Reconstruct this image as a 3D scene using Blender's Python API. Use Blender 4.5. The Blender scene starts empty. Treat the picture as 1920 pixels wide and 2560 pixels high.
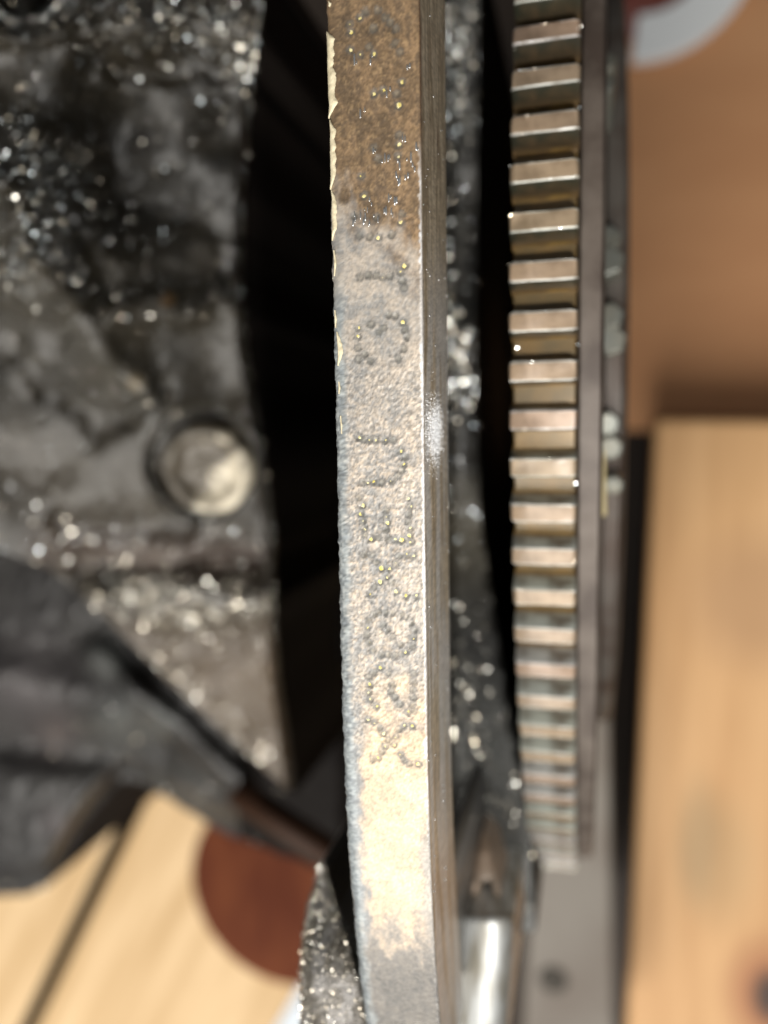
import bpy, bmesh, math, random
import numpy as np
from mathutils import Matrix, Vector

sc = bpy.context.scene
MM = 0.001
CAMZ = 0.460            # the lens stands 460 mm above the top of the planks
FPX = 1925.0
YAW, PITCH, ROLL = 0.25823, -0.09945, -0.01606
def rotm(yaw, pitch, roll):
    cy, sy = math.cos(yaw), math.sin(yaw); cp, sp = math.cos(pitch), math.sin(pitch); cr, sr = math.cos(roll), math.sin(roll)
    Ry = np.array([[cy, 0, sy], [0, 1, 0], [-sy, 0, cy]]); Rx = np.array([[1, 0, 0], [0, cp, -sp], [0, sp, cp]])
    Rz = np.array([[cr, -sr, 0], [sr, cr, 0], [0, 0, 1]])
    return Ry @ Rx @ Rz
RM = rotm(YAW, PITCH, ROLL)

# ------------------------------------------------------------------ camera
cam = bpy.data.cameras.new('camera'); camo = bpy.data.objects.new('camera', cam); sc.collection.objects.link(camo)
m4 = Matrix([list(RM[0]) + [0], list(RM[1]) + [0], list(RM[2]) + [CAMZ], [0, 0, 0, 1]])
camo.matrix_world = m4
cam.sensor_fit = 'VERTICAL'; cam.sensor_height = 36.0; cam.sensor_width = 27.0
cam.lens = FPX / 2560 * 36.0
cam.clip_start = 0.005; cam.clip_end = 20.0
cam.dof.use_dof = True; cam.dof.focus_distance = 0.1035; cam.dof.aperture_fstop = 7.4
sc.camera = camo
# ------------------------------------------------------------------ world and lamps
w = bpy.data.worlds.new('World'); sc.world = w; w.use_nodes = True
bg = w.node_tree.nodes['Background']; bg.inputs[0].default_value = (0.90, 0.95, 1.0, 1); bg.inputs[1].default_value = 0.11
def area(name, loc, target, size, power, color, shape='DISK'):
    l = bpy.data.lights.new(name, 'AREA'); l.shape = shape; l.size = size; l.energy = power; l.color = color
    o = bpy.data.objects.new(name, l); sc.collection.objects.link(o)
    o.location = loc; d = Vector(target) - Vector(loc); o.rotation_euler = d.to_track_quat('-Z', 'Y').to_euler()
    return o
# the phone's own flash beside the lens, and an added soft fill lamp out of view
area('phone_flash', (0.021, -0.032, CAMZ + 0.002), (-0.02, -0.02, CAMZ - 0.1), 0.005, 0.175, (1.0, 0.98, 0.945))
area('ceiling_lamp', (-0.30, -1.15, CAMZ + 0.85), (0.0, 0.0, 0.0), 1.5, 42.0, (1.0, 0.965, 0.91))
sc.view_settings.view_transform = 'Standard'; sc.view_settings.look = 'None'
sc.view_settings.exposure = 0.0; sc.view_settings.gamma = 1.0; sc.view_settings.use_curve_mapping = False
sc.cycles.use_denoising = True; sc.cycles.use_adaptive_sampling = False
sc.cycles.max_bounces = 5; sc.cycles.sample_clamp_indirect = 3.0; sc.cycles.sample_clamp_direct = 0.0
sc.cycles.caustics_reflective = False; sc.cycles.caustics_refractive = False

# ------------------------------------------------------------------ helpers
rng = np.random.default_rng(7); random.seed(7)
def at(px, py, z):
    """world point (mm, z measured from the lens) seen at a pixel of the 1920x2560 photograph"""
    px = np.asarray(px, float); py = np.asarray(py, float); z = np.asarray(z, float)
    d = np.stack(np.broadcast_arrays((px - 960) / FPX, (1280 - py) / FPX, -1.0), -1) @ RM.T
    return d * (z / d[..., 2])[..., None]
def wm(p):                                   # mm from the lens -> metres in the world
    p = np.asarray(p, float) * MM
    p = p.copy(); p[..., 2] += CAMZ
    return p
_lat = {}
def vnoise(x, y, seed=0):
    if seed not in _lat: _lat[seed] = np.random.default_rng(seed + 100).random((256, 256))
    L = _lat[seed]; xi = np.floor(x).astype(int); yi = np.floor(y).astype(int)
    fx = x - xi; fy = y - yi; fx = fx * fx * (3 - 2 * fx); fy = fy * fy * (3 - 2 * fy)
    a = L[xi & 255, yi & 255]; b = L[(xi + 1) & 255, yi & 255]; c = L[xi & 255, (yi + 1) & 255]; d = L[(xi + 1) & 255, (yi + 1) & 255]
    return (a * (1 - fx) + b * fx) * (1 - fy) + (c * (1 - fx) + d * fx) * fy
def fbm(x, y, seed=0, octv=4, gain=0.5):
    s = 0; a = 1; t = 0
    for i in range(octv):
        s = s + a * vnoise(x * 2 ** i + 17.3 * i, y * 2 ** i + 9.1 * i, seed + i); t += a; a *= gain
    return s / t
def sstep(a, b, x):
    t = np.clip((x - a) / (b - a), 0, 1); return t * t * (3 - 2 * t)
def mix(a, b, t):
    a = np.asarray(a, float); b = np.asarray(b, float); t = np.asarray(t, float)[..., None]
    return a * (1 - t) + b * t

def empty(name, loc=(0, 0, 0)):
    o = bpy.data.objects.new(name, None); sc.collection.objects.link(o); o.location = loc; o.empty_display_size = 0.01
    return o
def tag(o, label=None, cat=None, group=None, kind=None):
    if label: o['label'] = label
    if cat: o['category'] = cat
    if group: o['group'] = group
    if kind: o['kind'] = kind
    return o
def mesh_obj(name, verts, faces, mat, parent=None, smooth=True, col=None):
    me = bpy.data.meshes.new(name)
    me.from_pydata([tuple(v) for v in np.asarray(verts)], [], [tuple(int(i) for i in f) for f in faces])
    me.update()
    if smooth: me.polygons.foreach_set('use_smooth', [True] * len(me.polygons))
    if col is not None:
        a = me.color_attributes.new('Col', 'FLOAT_COLOR', 'POINT')
        c = np.ones((len(me.vertices), 4), np.float32); c[:, :3] = col
        a.data.foreach_set('color', c.ravel())
    if mat: me.materials.append(mat)
    o = bpy.data.objects.new(name, me); sc.collection.objects.link(o)
    if parent: o.parent = parent; o.matrix_parent_inverse = parent.matrix_world.inverted() if False else Matrix.Translation(-Vector(parent.location))
    return o
def grid_faces(nr, nc, flip=False):
    i = np.arange(nr - 1)[:, None] * nc + np.arange(nc - 1)[None, :]
    f = np.stack([i, i + 1, i + nc + 1, i + nc], -1).reshape(-1, 4)
    return f[:, ::-1] if flip else f
def fix_normals(o):
    bm = bmesh.new(); bm.from_mesh(o.data); bmesh.ops.recalc_face_normals(bm, faces=bm.faces); bm.to_mesh(o.data); bm.free()
    return o
def bm_obj(name, bm, mat, parent=None, smooth=False, bevel=0.0, segs=2):
    bmesh.ops.recalc_face_normals(bm, faces=bm.faces)
    me = bpy.data.meshes.new(name); bm.to_mesh(me); bm.free()
    if smooth: me.polygons.foreach_set('use_smooth', [True] * len(me.polygons))
    me.materials.append(mat)
    o = bpy.data.objects.new(name, me); sc.collection.objects.link(o)
    if bevel:
        b = o.modifiers.new('bevel', 'BEVEL'); b.width = bevel; b.segments = segs; b.limit_method = 'ANGLE'
    if parent: o.parent = parent; o.matrix_parent_inverse = Matrix.Translation(-Vector(parent.location))
    return o
def prism(name, top, depth, mat, parent=None, bevel=0.0, segs=3):
    """a solid from a top polygon (mm) pulled straight down by depth mm"""
    bm = bmesh.new(); t = wm(top); n = len(t)
    a = [bm.verts.new(p) for p in t]; b = [bm.verts.new(p - np.array([0, 0, depth * MM])) for p in t]
    bm.faces.new(a); bm.faces.new(b[::-1])
    for i in range(n): bm.faces.new((a[i], b[i], b[(i + 1) % n], a[(i + 1) % n]))
    return bm_obj(name, bm, mat, parent, False, bevel, segs)

# ------------------------------------------------------------------ materials
def new_mat(name, base=(0.5, 0.5, 0.5), rough=0.5, metal=0.0, spec=0.5, coat=0.0, coat_r=0.1, vcol=False,
            nscale=None, ncol=None, namt=0.5, nstretch=(1, 1, 1), bump=0.0, bscale=1000.0, rvar=0.0):
    m = bpy.data.materials.new(name); m.use_nodes = True; nt = m.node_tree; p = nt.nodes['Principled BSDF']
    p.inputs['Roughness'].default_value = rough; p.inputs['Metallic'].default_value = metal
    p.inputs['Specular IOR Level'].default_value = spec
    p.inputs['Coat Weight'].default_value = coat; p.inputs['Coat Roughness'].default_value = coat_r
    tc = nt.nodes.new('ShaderNodeTexCoord'); src = None
    if vcol:
        at_ = nt.nodes.new('ShaderNodeVertexColor'); at_.layer_name = 'Col'; src = at_.outputs['Color']
    else:
        rgb = nt.nodes.new('ShaderNodeRGB'); rgb.outputs[0].default_value = (*base, 1); src = rgb.outputs[0]
    if nscale:
        mp = nt.nodes.new('ShaderNodeMapping'); mp.inputs['Scale'].default_value = nstretch
        nt.links.new(tc.outputs['Object'], mp.inputs['Vector'])
        n = nt.nodes.new('ShaderNodeTexNoise'); n.inputs['Scale'].default_value = nscale; n.inputs['Detail'].default_value = 6
        nt.links.new(mp.outputs['Vector'], n.inputs['Vector'])
        r = nt.nodes.new('ShaderNodeMapRange'); r.inputs['From Min'].default_value = 0.38; r.inputs['From Max'].default_value = 0.66
        r.inputs['To Max'].default_value = namt
        nt.links.new(n.outputs['Fac'], r.inputs['Value'])
        mx = nt.nodes.new('ShaderNodeMix'); mx.data_type = 'RGBA'; mx.inputs[7].default_value = (*ncol, 1)
        nt.links.new(r.outputs['Result'], mx.inputs[0]); nt.links.new(src, mx.inputs[6]); src = mx.outputs[2]
        if rvar:
            rr = nt.nodes.new('ShaderNodeMapRange'); rr.inputs['From Min'].default_value = 0.3; rr.inputs['From Max'].default_value = 0.7
            rr.inputs['To Min'].default_value = rough - rvar; rr.inputs['To Max'].default_value = rough + rvar
            nt.links.new(n.outputs['Fac'], rr.inputs['Value']); nt.links.new(rr.outputs['Result'], p.inputs['Roughness'])
    nt.links.new(src, p.inputs['Base Color'])
    if bump:
        b = nt.nodes.new('ShaderNodeBump'); b.inputs['Strength'].default_value = 1.0; b.inputs['Distance'].default_value = bump
        n2 = nt.nodes.new('ShaderNodeTexNoise'); n2.inputs['Scale'].default_value = bscale; n2.inputs['Detail'].default_value = 3
        mp2 = nt.nodes.new('ShaderNodeMapping'); mp2.inputs['Scale'].default_value = nstretch
        nt.links.new(tc.outputs['Object'], mp2.inputs['Vector']); nt.links.new(mp2.outputs['Vector'], n2.inputs['Vector'])
        nt.links.new(n2.outputs['Fac'], b.inputs['Height']); nt.links.new(b.outputs['Normal'], p.inputs['Normal'])
    return m
M = {}
M['cast'] = new_mat('oily_cast_iron', vcol=True, rough=0.40, metal=0.10, coat=0.25, coat_r=0.14, bump=0.0006, bscale=1100)
M['void'] = new_mat('black_greasy_iron', (0.008, 0.006, 0.005), rough=0.7, spec=0.1)  # near-black that paints in the shade of the deep gaps
M['flange'] = new_mat('worn_flange_steel', vcol=True, rough=0.48, metal=0.15, coat=0.12, coat_r=0.25, bump=0.00003, bscale=6000)
M['flange_side'] = new_mat('machined_side', vcol=True, rough=0.36, metal=0.35, bump=0.00004, bscale=2500, nstretch=(6, 0.5, 1))
M['paint'] = new_mat('cream_paint', (0.66, 0.58, 0.40), rough=0.7, nscale=900, ncol=(0.40, 0.34, 0.22), namt=0.75, bump=0.00012, bscale=1600)
M['yellow'] = new_mat('yellow_residue', (0.52, 0.42, 0.10), rough=0.6, spec=0.3, nscale=1500, ncol=(0.72, 0.66, 0.40), namt=0.9)
M['oil'] = new_mat('oil_film', (0.30, 0.29, 0.27), rough=0.22, metal=0.85)
M['wet'] = new_mat('wet_grain', vcol=True, rough=0.22, metal=1.0)
M['wet2'] = new_mat('worn_steel', (0.60, 0.60, 0.60), rough=0.50, metal=1.0)  # metal of the flakes that put in the glare spot
M['oilbright'] = new_mat('wet_oil', (0.75, 0.75, 0.74), rough=0.20, metal=0.9)
M['tooth'] = new_mat('tooth_steel', vcol=True, rough=0.44, metal=0.12, coat=0.25, coat_r=0.2, nscale=260, ncol=(0.11, 0.07, 0.036), namt=0.75, bump=0.00004, bscale=2500)
M['ring'] = new_mat('ring_root', (0.17, 0.12, 0.055), rough=0.34, metal=0.2, coat=0.3, coat_r=0.15, nscale=250, ncol=(0.24, 0.15, 0.055), namt=0.9)
M['fly'] = new_mat('flywheel_steel', (0.06, 0.043, 0.033), rough=0.55, metal=0.1, nscale=70, ncol=(0.17, 0.14, 0.115), namt=0.9)
M['cover'] = new_mat('clutch_cover_grey', (0.15, 0.13, 0.11), rough=0.5, metal=0.2, nscale=90, ncol=(0.08, 0.05, 0.035), namt=0.9)
M['bolt'] = new_mat('zinc_bolt', (0.19, 0.195, 0.17), rough=0.4, metal=0.4, nscale=200, ncol=(0.22, 0.20, 0.15), namt=0.6)
M['yellowmark'] = new_mat('yellow_paint_mark', (0.62, 0.50, 0.24), rough=0.5)
M['plug'] = new_mat('plug_metal', vcol=True, rough=0.5, metal=0.1, coat=0.2, coat_r=0.25, bump=0.0001, bscale=900)
M['steel'] = new_mat('bright_sleeve', (0.86, 0.87, 0.84), rough=0.46, metal=0.6, nscale=150, ncol=(0.30, 0.25, 0.16), namt=0.75, nstretch=(3, 0.8, 1))
M['web'] = new_mat('tan_web', (0.42, 0.30, 0.21), rough=0.45, metal=0.15, nscale=200, ncol=(0.5, 0.42, 0.34), namt=0.6)
M['pipe'] = new_mat('brown_pipe', (0.045, 0.020, 0.010), rough=0.6, spec=0.2)
M['stand'] = new_mat('grey_stand', (0.19, 0.165, 0.135), rough=0.6, nscale=22, ncol=(0.13, 0.10, 0.075), namt=0.9)
M['hole'] = new_mat('hole_dirt', (0.05, 0.042, 0.032), rough=0.8)
M['redbrown'] = new_mat('red_brown', (0.095, 0.022, 0.008), rough=0.8, spec=0.15, nscale=30, ncol=(0.15, 0.042, 0.015), namt=0.9, nstretch=(2, 0.6, 1))
M['darkred'] = new_mat('dark_red', (0.15, 0.022, 0.009), rough=0.45)
M['white'] = new_mat('white_plastic', (0.88, 0.90, 0.90), rough=0.4)
M['paper'] = new_mat('pale_blue_sheet', (0.72, 0.79, 0.86), rough=0.6)
M['board'] = new_mat('brown_board', (0.54, 0.27, 0.13), rough=0.75, spec=0.2, nscale=8, ncol=(0.62, 0.325, 0.16), namt=0.8, nstretch=(1, 3, 1))
M['floor'] = new_mat('dark_floor', (0.030, 0.022, 0.017), rough=0.8, nscale=6, ncol=(0.045, 0.03, 0.02), namt=0.8)
def wood(name, base, dark, along, knots=()):
    """pale softwood: streaked grain along one direction, a few knots at given places (world metres)"""
    m = bpy.data.materials.new(name); m.use_nodes = True; nt = m.node_tree; p = nt.nodes['Principled BSDF']
    p.inputs['Roughness'].default_value = 0.65
    tc = nt.nodes.new('ShaderNodeTexCoord'); mp = nt.nodes.new('ShaderNodeMapping')
    mp.vector_type = 'TEXTURE'; mp.inputs['Rotation'].default_value = (0, 0, along); mp.inputs['Scale'].default_value = (10, 1, 1)
    nt.links.new(tc.outputs['Object'], mp.inputs['Vector'])
    n = nt.nodes.new('ShaderNodeTexNoise'); n.inputs['Scale'].default_value = 55; n.inputs['Detail'].default_value = 5
    nt.links.new(mp.outputs['Vector'], n.inputs['Vector'])
    r = nt.nodes.new('ShaderNodeValToRGB'); r.color_ramp.elements[0].position = 0.34; r.color_ramp.elements[1].position = 0.68
    r.color_ramp.elements[0].color = (*dark, 1); r.color_ramp.elements[1].color = (*base, 1)
    nt.links.new(n.outputs['Fac'], r.inputs['Fac']); src = r.outputs['Color']
    for (kx, ky, rx, ry, colr, amt) in knots:
        mk = nt.nodes.new('ShaderNodeMapping'); mk.vector_type = 'TEXTURE'
        mk.inputs['Location'].default_value = (kx, ky, 0); mk.inputs['Scale'].default_value = (rx, ry, 1000)
        nt.links.new(tc.outputs['Object'], mk.inputs['Vector'])
        g = nt.nodes.new('ShaderNodeTexGradient'); g.gradient_type = 'SPHERICAL'; nt.links.new(mk.outputs['Vector'], g.inputs['Vector'])
        mr = nt.nodes.new('ShaderNodeMapRange'); mr.inputs['From Max'].default_value = 0.6; mr.inputs['To Max'].default_value = amt
        nt.links.new(g.outputs['Fac'], mr.inputs['Value'])
        mx = nt.nodes.new('ShaderNodeMix'); mx.data_type = 'RGBA'; mx.inputs[7].default_value = (*colr, 1)
        nt.links.new(mr.outputs['Result'], mx.inputs[0]); nt.links.new(src, mx.inputs[6]); src = mx.outputs[2]
    nt.links.new(src, p.inputs['Base Color'])
    return m

# ================================================================== the setting
bm = bmesh.new(); v = [bm.verts.new((x, y, -0.125)) for x, y in ((-4, -4), (4, -4), (4, 4), (-4, 4))]; bm.faces.new(v)
tag(bm_obj('floor', bm, M['floor']), kind='structure')

# brown board lying lower, top right
q = at([1380, 2300, 2300, 1380], [1075, 1085, -500, -500], -508)
o = prism('brown_board', q, 40, M['board'], bevel=0.001)
tag(o, 'flat brown board lying in the top right, beyond the end of the pale plank', 'board')

# ------------------------------------------------------------------ pallet, left
p0 = at(378, 1930, -460)[:2]; p1 = at(72, 2560, -460)[:2]
dv = (p1 - p0) / np.linalg.norm(p1 - p0); nv = np.array([-dv[1], dv[0]])
if nv[0] < 0: nv = -nv                          # towards the right of the picture
ang = math.atan2(dv[1], dv[0])
M['woodA'] = wood('pallet_plank_wood', (0.76, 0.54, 0.30), (0.56, 0.365, 0.17), ang)
pallet = empty('wooden_pallet', tuple(wm(np.array([*p1, -460.0]))))
tag(pallet, 'pale wooden pallet with a dark gap between its planks, under the engine at lower left', 'pallet')
def plank(name, a0, a1, l0, l1, z, th, mat, par, bev=0.0025):
    c = [p0 + nv * a + dv * l for a, l in ((a0, l0), (a1, l0), (a1, l1), (a0, l1))]
    o = prism(name, np.array([[*k, z] for k in c]), th, mat, par, bev)
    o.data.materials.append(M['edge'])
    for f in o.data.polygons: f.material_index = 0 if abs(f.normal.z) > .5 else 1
    return o
M['edge'] = new_mat('weathered_plank_edge', (0.045, 0.028, 0.017), rough=0.9, spec=0.1, nscale=60, ncol=(0.09, 0.06, 0.035), namt=0.7)  # near-black sides paint in the shade of the gap between planks
wB = float(np.dot(at(757, 2450, -460)[:2] - p0, nv))
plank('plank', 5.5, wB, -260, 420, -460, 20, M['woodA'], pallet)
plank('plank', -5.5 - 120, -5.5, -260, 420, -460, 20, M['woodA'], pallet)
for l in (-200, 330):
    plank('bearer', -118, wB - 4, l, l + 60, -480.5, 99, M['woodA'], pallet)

# plank on the right
kn = at(1925, 2490, -460) * MM; st = at(1790, 2150, -460) * MM; st2 = at(1745, 2100, -460) * MM; s3 = at(1900, 1500, -460) * MM
M['woodB'] = wood('plank_wood', (0.74, 0.45, 0.215), (0.58, 0.325, 0.14), math.pi / 2,
                  [(st[0], st[1], .028, .05, (0.33, 0.25, 0.13), .32), (st2[0], st2[1], .014, .05, (0.30, 0.22, 0.12), .38),
                   (s3[0], s3[1], .05, .05, (0.42, 0.24, 0.12), .6), (kn[0], kn[1], .030, .045, (0.40, 0.16, 0.07), .9), (kn[0] + .001, kn[1], .014, .022, (0.06, 0.035, 0.025), 1.0)])
q = at([1640, 2250, 2250, 1556], [1045, 1052, 2800, 2800], -460)
o = prism('wooden_plank', q, 22, M['woodB'], bevel=0.004)
tag(o, 'wide pale wooden plank on the right with a grey stain and a dark knot', 'plank')
q = at([1700, 2100, 2100, 1700], [1300, 1300, 2500, 2500], -482.5)
o = prism('plank_support', q, 102, M['woodB']); 
o.parent = bpy.data.objects['wooden_plank']; o.name = 'bearer'

# pale sheet under the pallet edge
q = at([690, 860, 860, 640], [2420, 2440, 2720, 2720], -520)
o = prism('pale_sheet', q, 1.0, M['paper']); tag(o, 'pale blue-white sheet showing in a sliver beside the pallet', 'sheet')

# red-brown disc on the planks
def lathe_z(name, c, prof, mat, parent=None, n=72, smooth=True, sx=1.0):
    c = wm(np.array(c, float)); vs = []; fs = []
    for r, z in prof:
        for k in range(n):
            a = 2 * math.pi * k / n; vs.append((c[0] + r * MM * math.cos(a) * sx, c[1] + r * MM * math.sin(a), c[2] + z * MM))
    for i in range(len(prof) - 1):
        for k in range(n): fs.append((i * n + k, i * n + (k + 1) % n, (i + 1) * n + (k + 1) % n, (i + 1) * n + k))
    vs.append((c[0], c[1], c[2] + prof[0][1] * MM)); t = len(vs) - 1
    for k in range(n): fs.append((t, (k + 1) % n, k))
    o = fix_normals(mesh_obj(name, vs, fs, mat, parent, smooth)); return o
dc = at(706, 2228, -456)
rd = float(np.linalg.norm((at(484, 2240, -456) - dc)[:2]))
o = lathe_z('round_disc', dc, [(rd - 2.5, 0), (rd - 1, -0.3), (rd - .2, -1.2), (rd, -3.9)], M['redbrown'])
tag(o, 'reddish-brown round disc lying on the pale planks, half hidden by the engine', 'disc')

# dark red tub with a white curved band, top right corner
tc_ = at(1560, -250, -535)
def arc_band(name, c, r0, r1, z0, z1, a0, a1, mat, parent=None, n=40):
    c = wm(np.array(c, float)); vs = []; fs = []
    for k in range(n + 1):
        a = a0 + (a1 - a0) * k / n
        for r, z in ((r0, z1), (r1, z1), (r1, z0), (r0, z0)):
            vs.append((c[0] + r * MM * math.cos(a), c[1] + r * MM * math.sin(a), c[2] + z * MM))
    for k in range(n):
        for j in range(4): fs.append((k * 4 + j, k * 4 + (j + 1) % 4, (k + 1) * 4 + (j + 1) % 4, (k + 1) * 4 + j))
    fs += [(0, 1, 2, 3), (n * 4 + 3, n * 4 + 2, n * 4 + 1, n * 4)]
    o = fix_normals(mesh_obj(name, vs, fs, mat, parent, False))
    b = o.modifiers.new('bevel', 'BEVEL'); b.width = 0.003; b.segments = 3; b.limit_method = 'ANGLE'
    return o

# ================================================================== the engine
eng = empty('engine_block', (float(at(500, 900, -200)[0]) * MM, 0, 0.0))
tag(eng, 'dark oily cast-iron engine block with a stamped rusty flange and a round plug', 'engine')

def idw(pts, px, py, p=2.2, s=60):
    num = 0; den = 0
    for (x, y, d) in pts:
        w_ = 1 / (((px - x) ** 2 + (py - y) ** 2 + s * s) ** (p / 2)); num = num + w_ * d; den = den + w_
    return num / den
def droplets(name, P, rad, mat, parent, sub=1, squash=None, stretch_y=None):
    """many small beads of oil: one part"""
    bm = bmesh.new(); bmesh.ops.create_icosphere(bm, subdivisions=sub, radius=1.0)
    bv = np.array([v.co[:] for v in bm.verts]); bf = np.array([[v.index for v in f.verts] for f in bm.faces]); bm.free()
    n = len(P); sc_ = np.ones((n, 3)) * np.asarray(rad)[:, None]
    if stretch_y is not None: sc_[:, 1] *= stretch_y
    V = (bv[None] * sc_[:, None, :] + np.asarray(P)[:, None, :]).reshape(-1, 3)
    Fc = (bf[None] + (np.arange(n) * len(bv))[:, None, None]).reshape(-1, 3)
    me = bpy.data.meshes.new(name); Vw = wm(V)
    me.vertices.add(len(Vw)); me.vertices.foreach_set('co', Vw.astype(np.float32).ravel())
    me.loops.add(Fc.size); me.loops.foreach_set('vertex_index', Fc.ravel().astype(np.int32))
    me.polygons.add(len(Fc)); me.polygons.foreach_set('loop_start', np.arange(0, Fc.size, 3, dtype=np.int32))
    me.polygons.foreach_set('loop_total', np.full(len(Fc), 3, np.int32)); me.update(); me.validate()
    me.polygons.foreach_set('use_smooth', [True] * len(Fc))
    me.materials.append(mat)
    o = bpy.data.objects.new(name, me); sc.collection.objects.link(o)
    o.parent = parent; par = parent
    loc = Vector((0, 0, 0))
    while par is not None: loc += Vector(par.location); par = par.parent
    o.matrix_parent_inverse = Matrix.Translation(-loc); o['kind'] = 'stuff'
    return o

def facets(name, P, rad, mat, parent, mean=None, sig=13.0, seed=1):
    """small flat wet grain faces, each tilted its own way: one part"""
    r_ = np.random.default_rng(seed); P = np.asarray(P, float); n = len(P)
    if mean is None:                            # faces aimed at the lens so that they glint in the flash
        mean = -P / np.linalg.norm(P, axis=1)[:, None]
    else: mean = np.broadcast_to(np.asarray(mean, float), (n, 3))
    nn = mean + r_.normal(0, math.tan(math.radians(sig)), (n, 3)); nn /= np.linalg.norm(nn, axis=1)[:, None]
    u = np.cross(nn, [0.3, 1, 0.1]); u /= np.linalg.norm(u, axis=1)[:, None]; v_ = np.cross(nn, u); rad = np.asarray(rad)[:, None]
    ring = []
    for k in range(6):
        a = 2 * math.pi * k / 6; q_ = rad * r_.uniform(.7, 1.25, (n, 1)); ring.append(P + (u * math.cos(a) + v_ * math.sin(a)) * q_)
    base = P - nn * rad * .9
    V = np.stack(ring + [base], 1).reshape(-1, 3); off = (np.arange(n) * 7)[:, None]
    f = [np.concatenate([off + k for k in range(6)], 1)]
    faces = [tuple(x) for x in f[0]]
    for k in range(6): faces += [tuple(x) for x in np.concatenate([off + 6, off + (k + 1) % 6, off + k], 1)]
    br = np.exp(r_.uniform(math.log(.15), math.log(.95), n)); tint = mix((1.0, .86, .64), (.86, .95, 1.0), r_.random(n) * np.where(P[:, 1] < -34, .55, 1.0))
    o = mesh_obj(name, wm(V), faces, mat, None, False, np.repeat(br[:, None] * tint, 7, 0))
    o.parent = parent; par = parent; loc = Vector((0, 0, 0))
    while par is not None: loc += Vector(par.location); par = par.parent
    o.matrix_parent_inverse = Matrix.Translation(-loc); o['kind'] = 'stuff'
    return o
def void_from(o, n0, also=None):             # near-black standing in for deep shade on the walls that go down
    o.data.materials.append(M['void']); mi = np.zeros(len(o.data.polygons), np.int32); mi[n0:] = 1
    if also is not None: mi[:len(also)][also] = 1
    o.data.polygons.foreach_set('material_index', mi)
def field(name, rows_py, left, right, nc, depthf, colf, mat, parent, skirt_to, disp=0.5, dscale=1.2, seed=3):
    """rough casting: a relief grid with walls going down from its rim"""
    PY = np.array(rows_py)[:, None] * np.ones((1, nc)); L = np.array([left(y) for y in rows_py])[:, None]; R = np.array([right(y) for y in rows_py])[:, None]
    PX = L + (R - L) * np.linspace(0, 1, nc)[None, :]
    D = depthf(PX, PY)
    P = at(PX, PY, -D)
    X, Y = P[..., 0], P[..., 1]
    h = (fbm(X * dscale, Y * dscale, seed, 4, .6) - .5) * disp + (fbm(X * .25, Y * .25, seed + 9, 3) - .5) * disp * 1.6
    P[..., 2] += h
    nr = len(rows_py); V = P.reshape(-1, 3); Fc = [tuple(f) for f in grid_faces(nr, nc, True)]
    C = colf(PX, PY, X, Y).reshape(-1, 3)
    rim = list(range(nc)) + [r * nc + nc - 1 for r in range(1, nr)] + [(nr - 1) * nc + c for c in range(nc - 2, -1, -1)] + [r * nc for r in range(nr - 2, 0, -1)]
    low = V[rim].copy(); low[:, 2] -= 2.0; low2 = V[rim].copy(); low2[:, 2] = -skirt_to; b0 = len(V); k = len(rim)
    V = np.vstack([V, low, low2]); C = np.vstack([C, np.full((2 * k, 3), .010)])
    for i in range(k):
        Fc.append((rim[i], rim[(i + 1) % k], b0 + (i + 1) % k, b0 + i)); Fc.append((b0 + i, b0 + (i + 1) % k, b0 + k + (i + 1) % k, b0 + k + i))
    o = mesh_obj(name, wm(V), Fc, mat, parent, True, C); void_from(o, (nr - 1) * (nc - 1) + 0)
    return o, P, PX, PY

# ---- cast wall on the left
redge = lambda y: np.interp(y, [-150, 0, 150, 330, 500, 700, 850, 950, 1050, 1200, 1350, 1500, 1700, 1850, 1985], [665, 655, 638, 622, 610, 606, 615, 630, 648, 668, 688, 684, 700, 722, 738])
ledge = lambda y: np.interp(y, [-150, 1330, 1420, 1530, 1700, 1860, 1985], [-140, -140, 120, 250, 420, 590, 733])
dp = [(0, 450, 128), (-100, 0, 138), (100, 650, 140), (150, 100, 150), (300, 60, 160), (560, 60, 175), (330, 350, 182), (600, 350, 195), (430, 560, 190), (600, 700, 203), (60, 900, 168), (200, 850, 176),
      (330, 1000, 190), (580, 980, 205), (-60, 1250, 180), (150, 1200, 190), (400, 1350, 206), (680, 1350, 216), (300, 1480, 212), (500, 1650, 220), (720, 1950, 232), (600, 1800, 228)]
def seg(px, py, ax, ay, bx, by):
    t = np.clip(((px - ax) * (bx - ax) + (py - ay) * (by - ay)) / ((bx - ax) ** 2 + (by - ay) ** 2), 0, 1)
    return np.hypot(px - ax - t * (bx - ax), py - ay - t * (by - ay))
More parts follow.
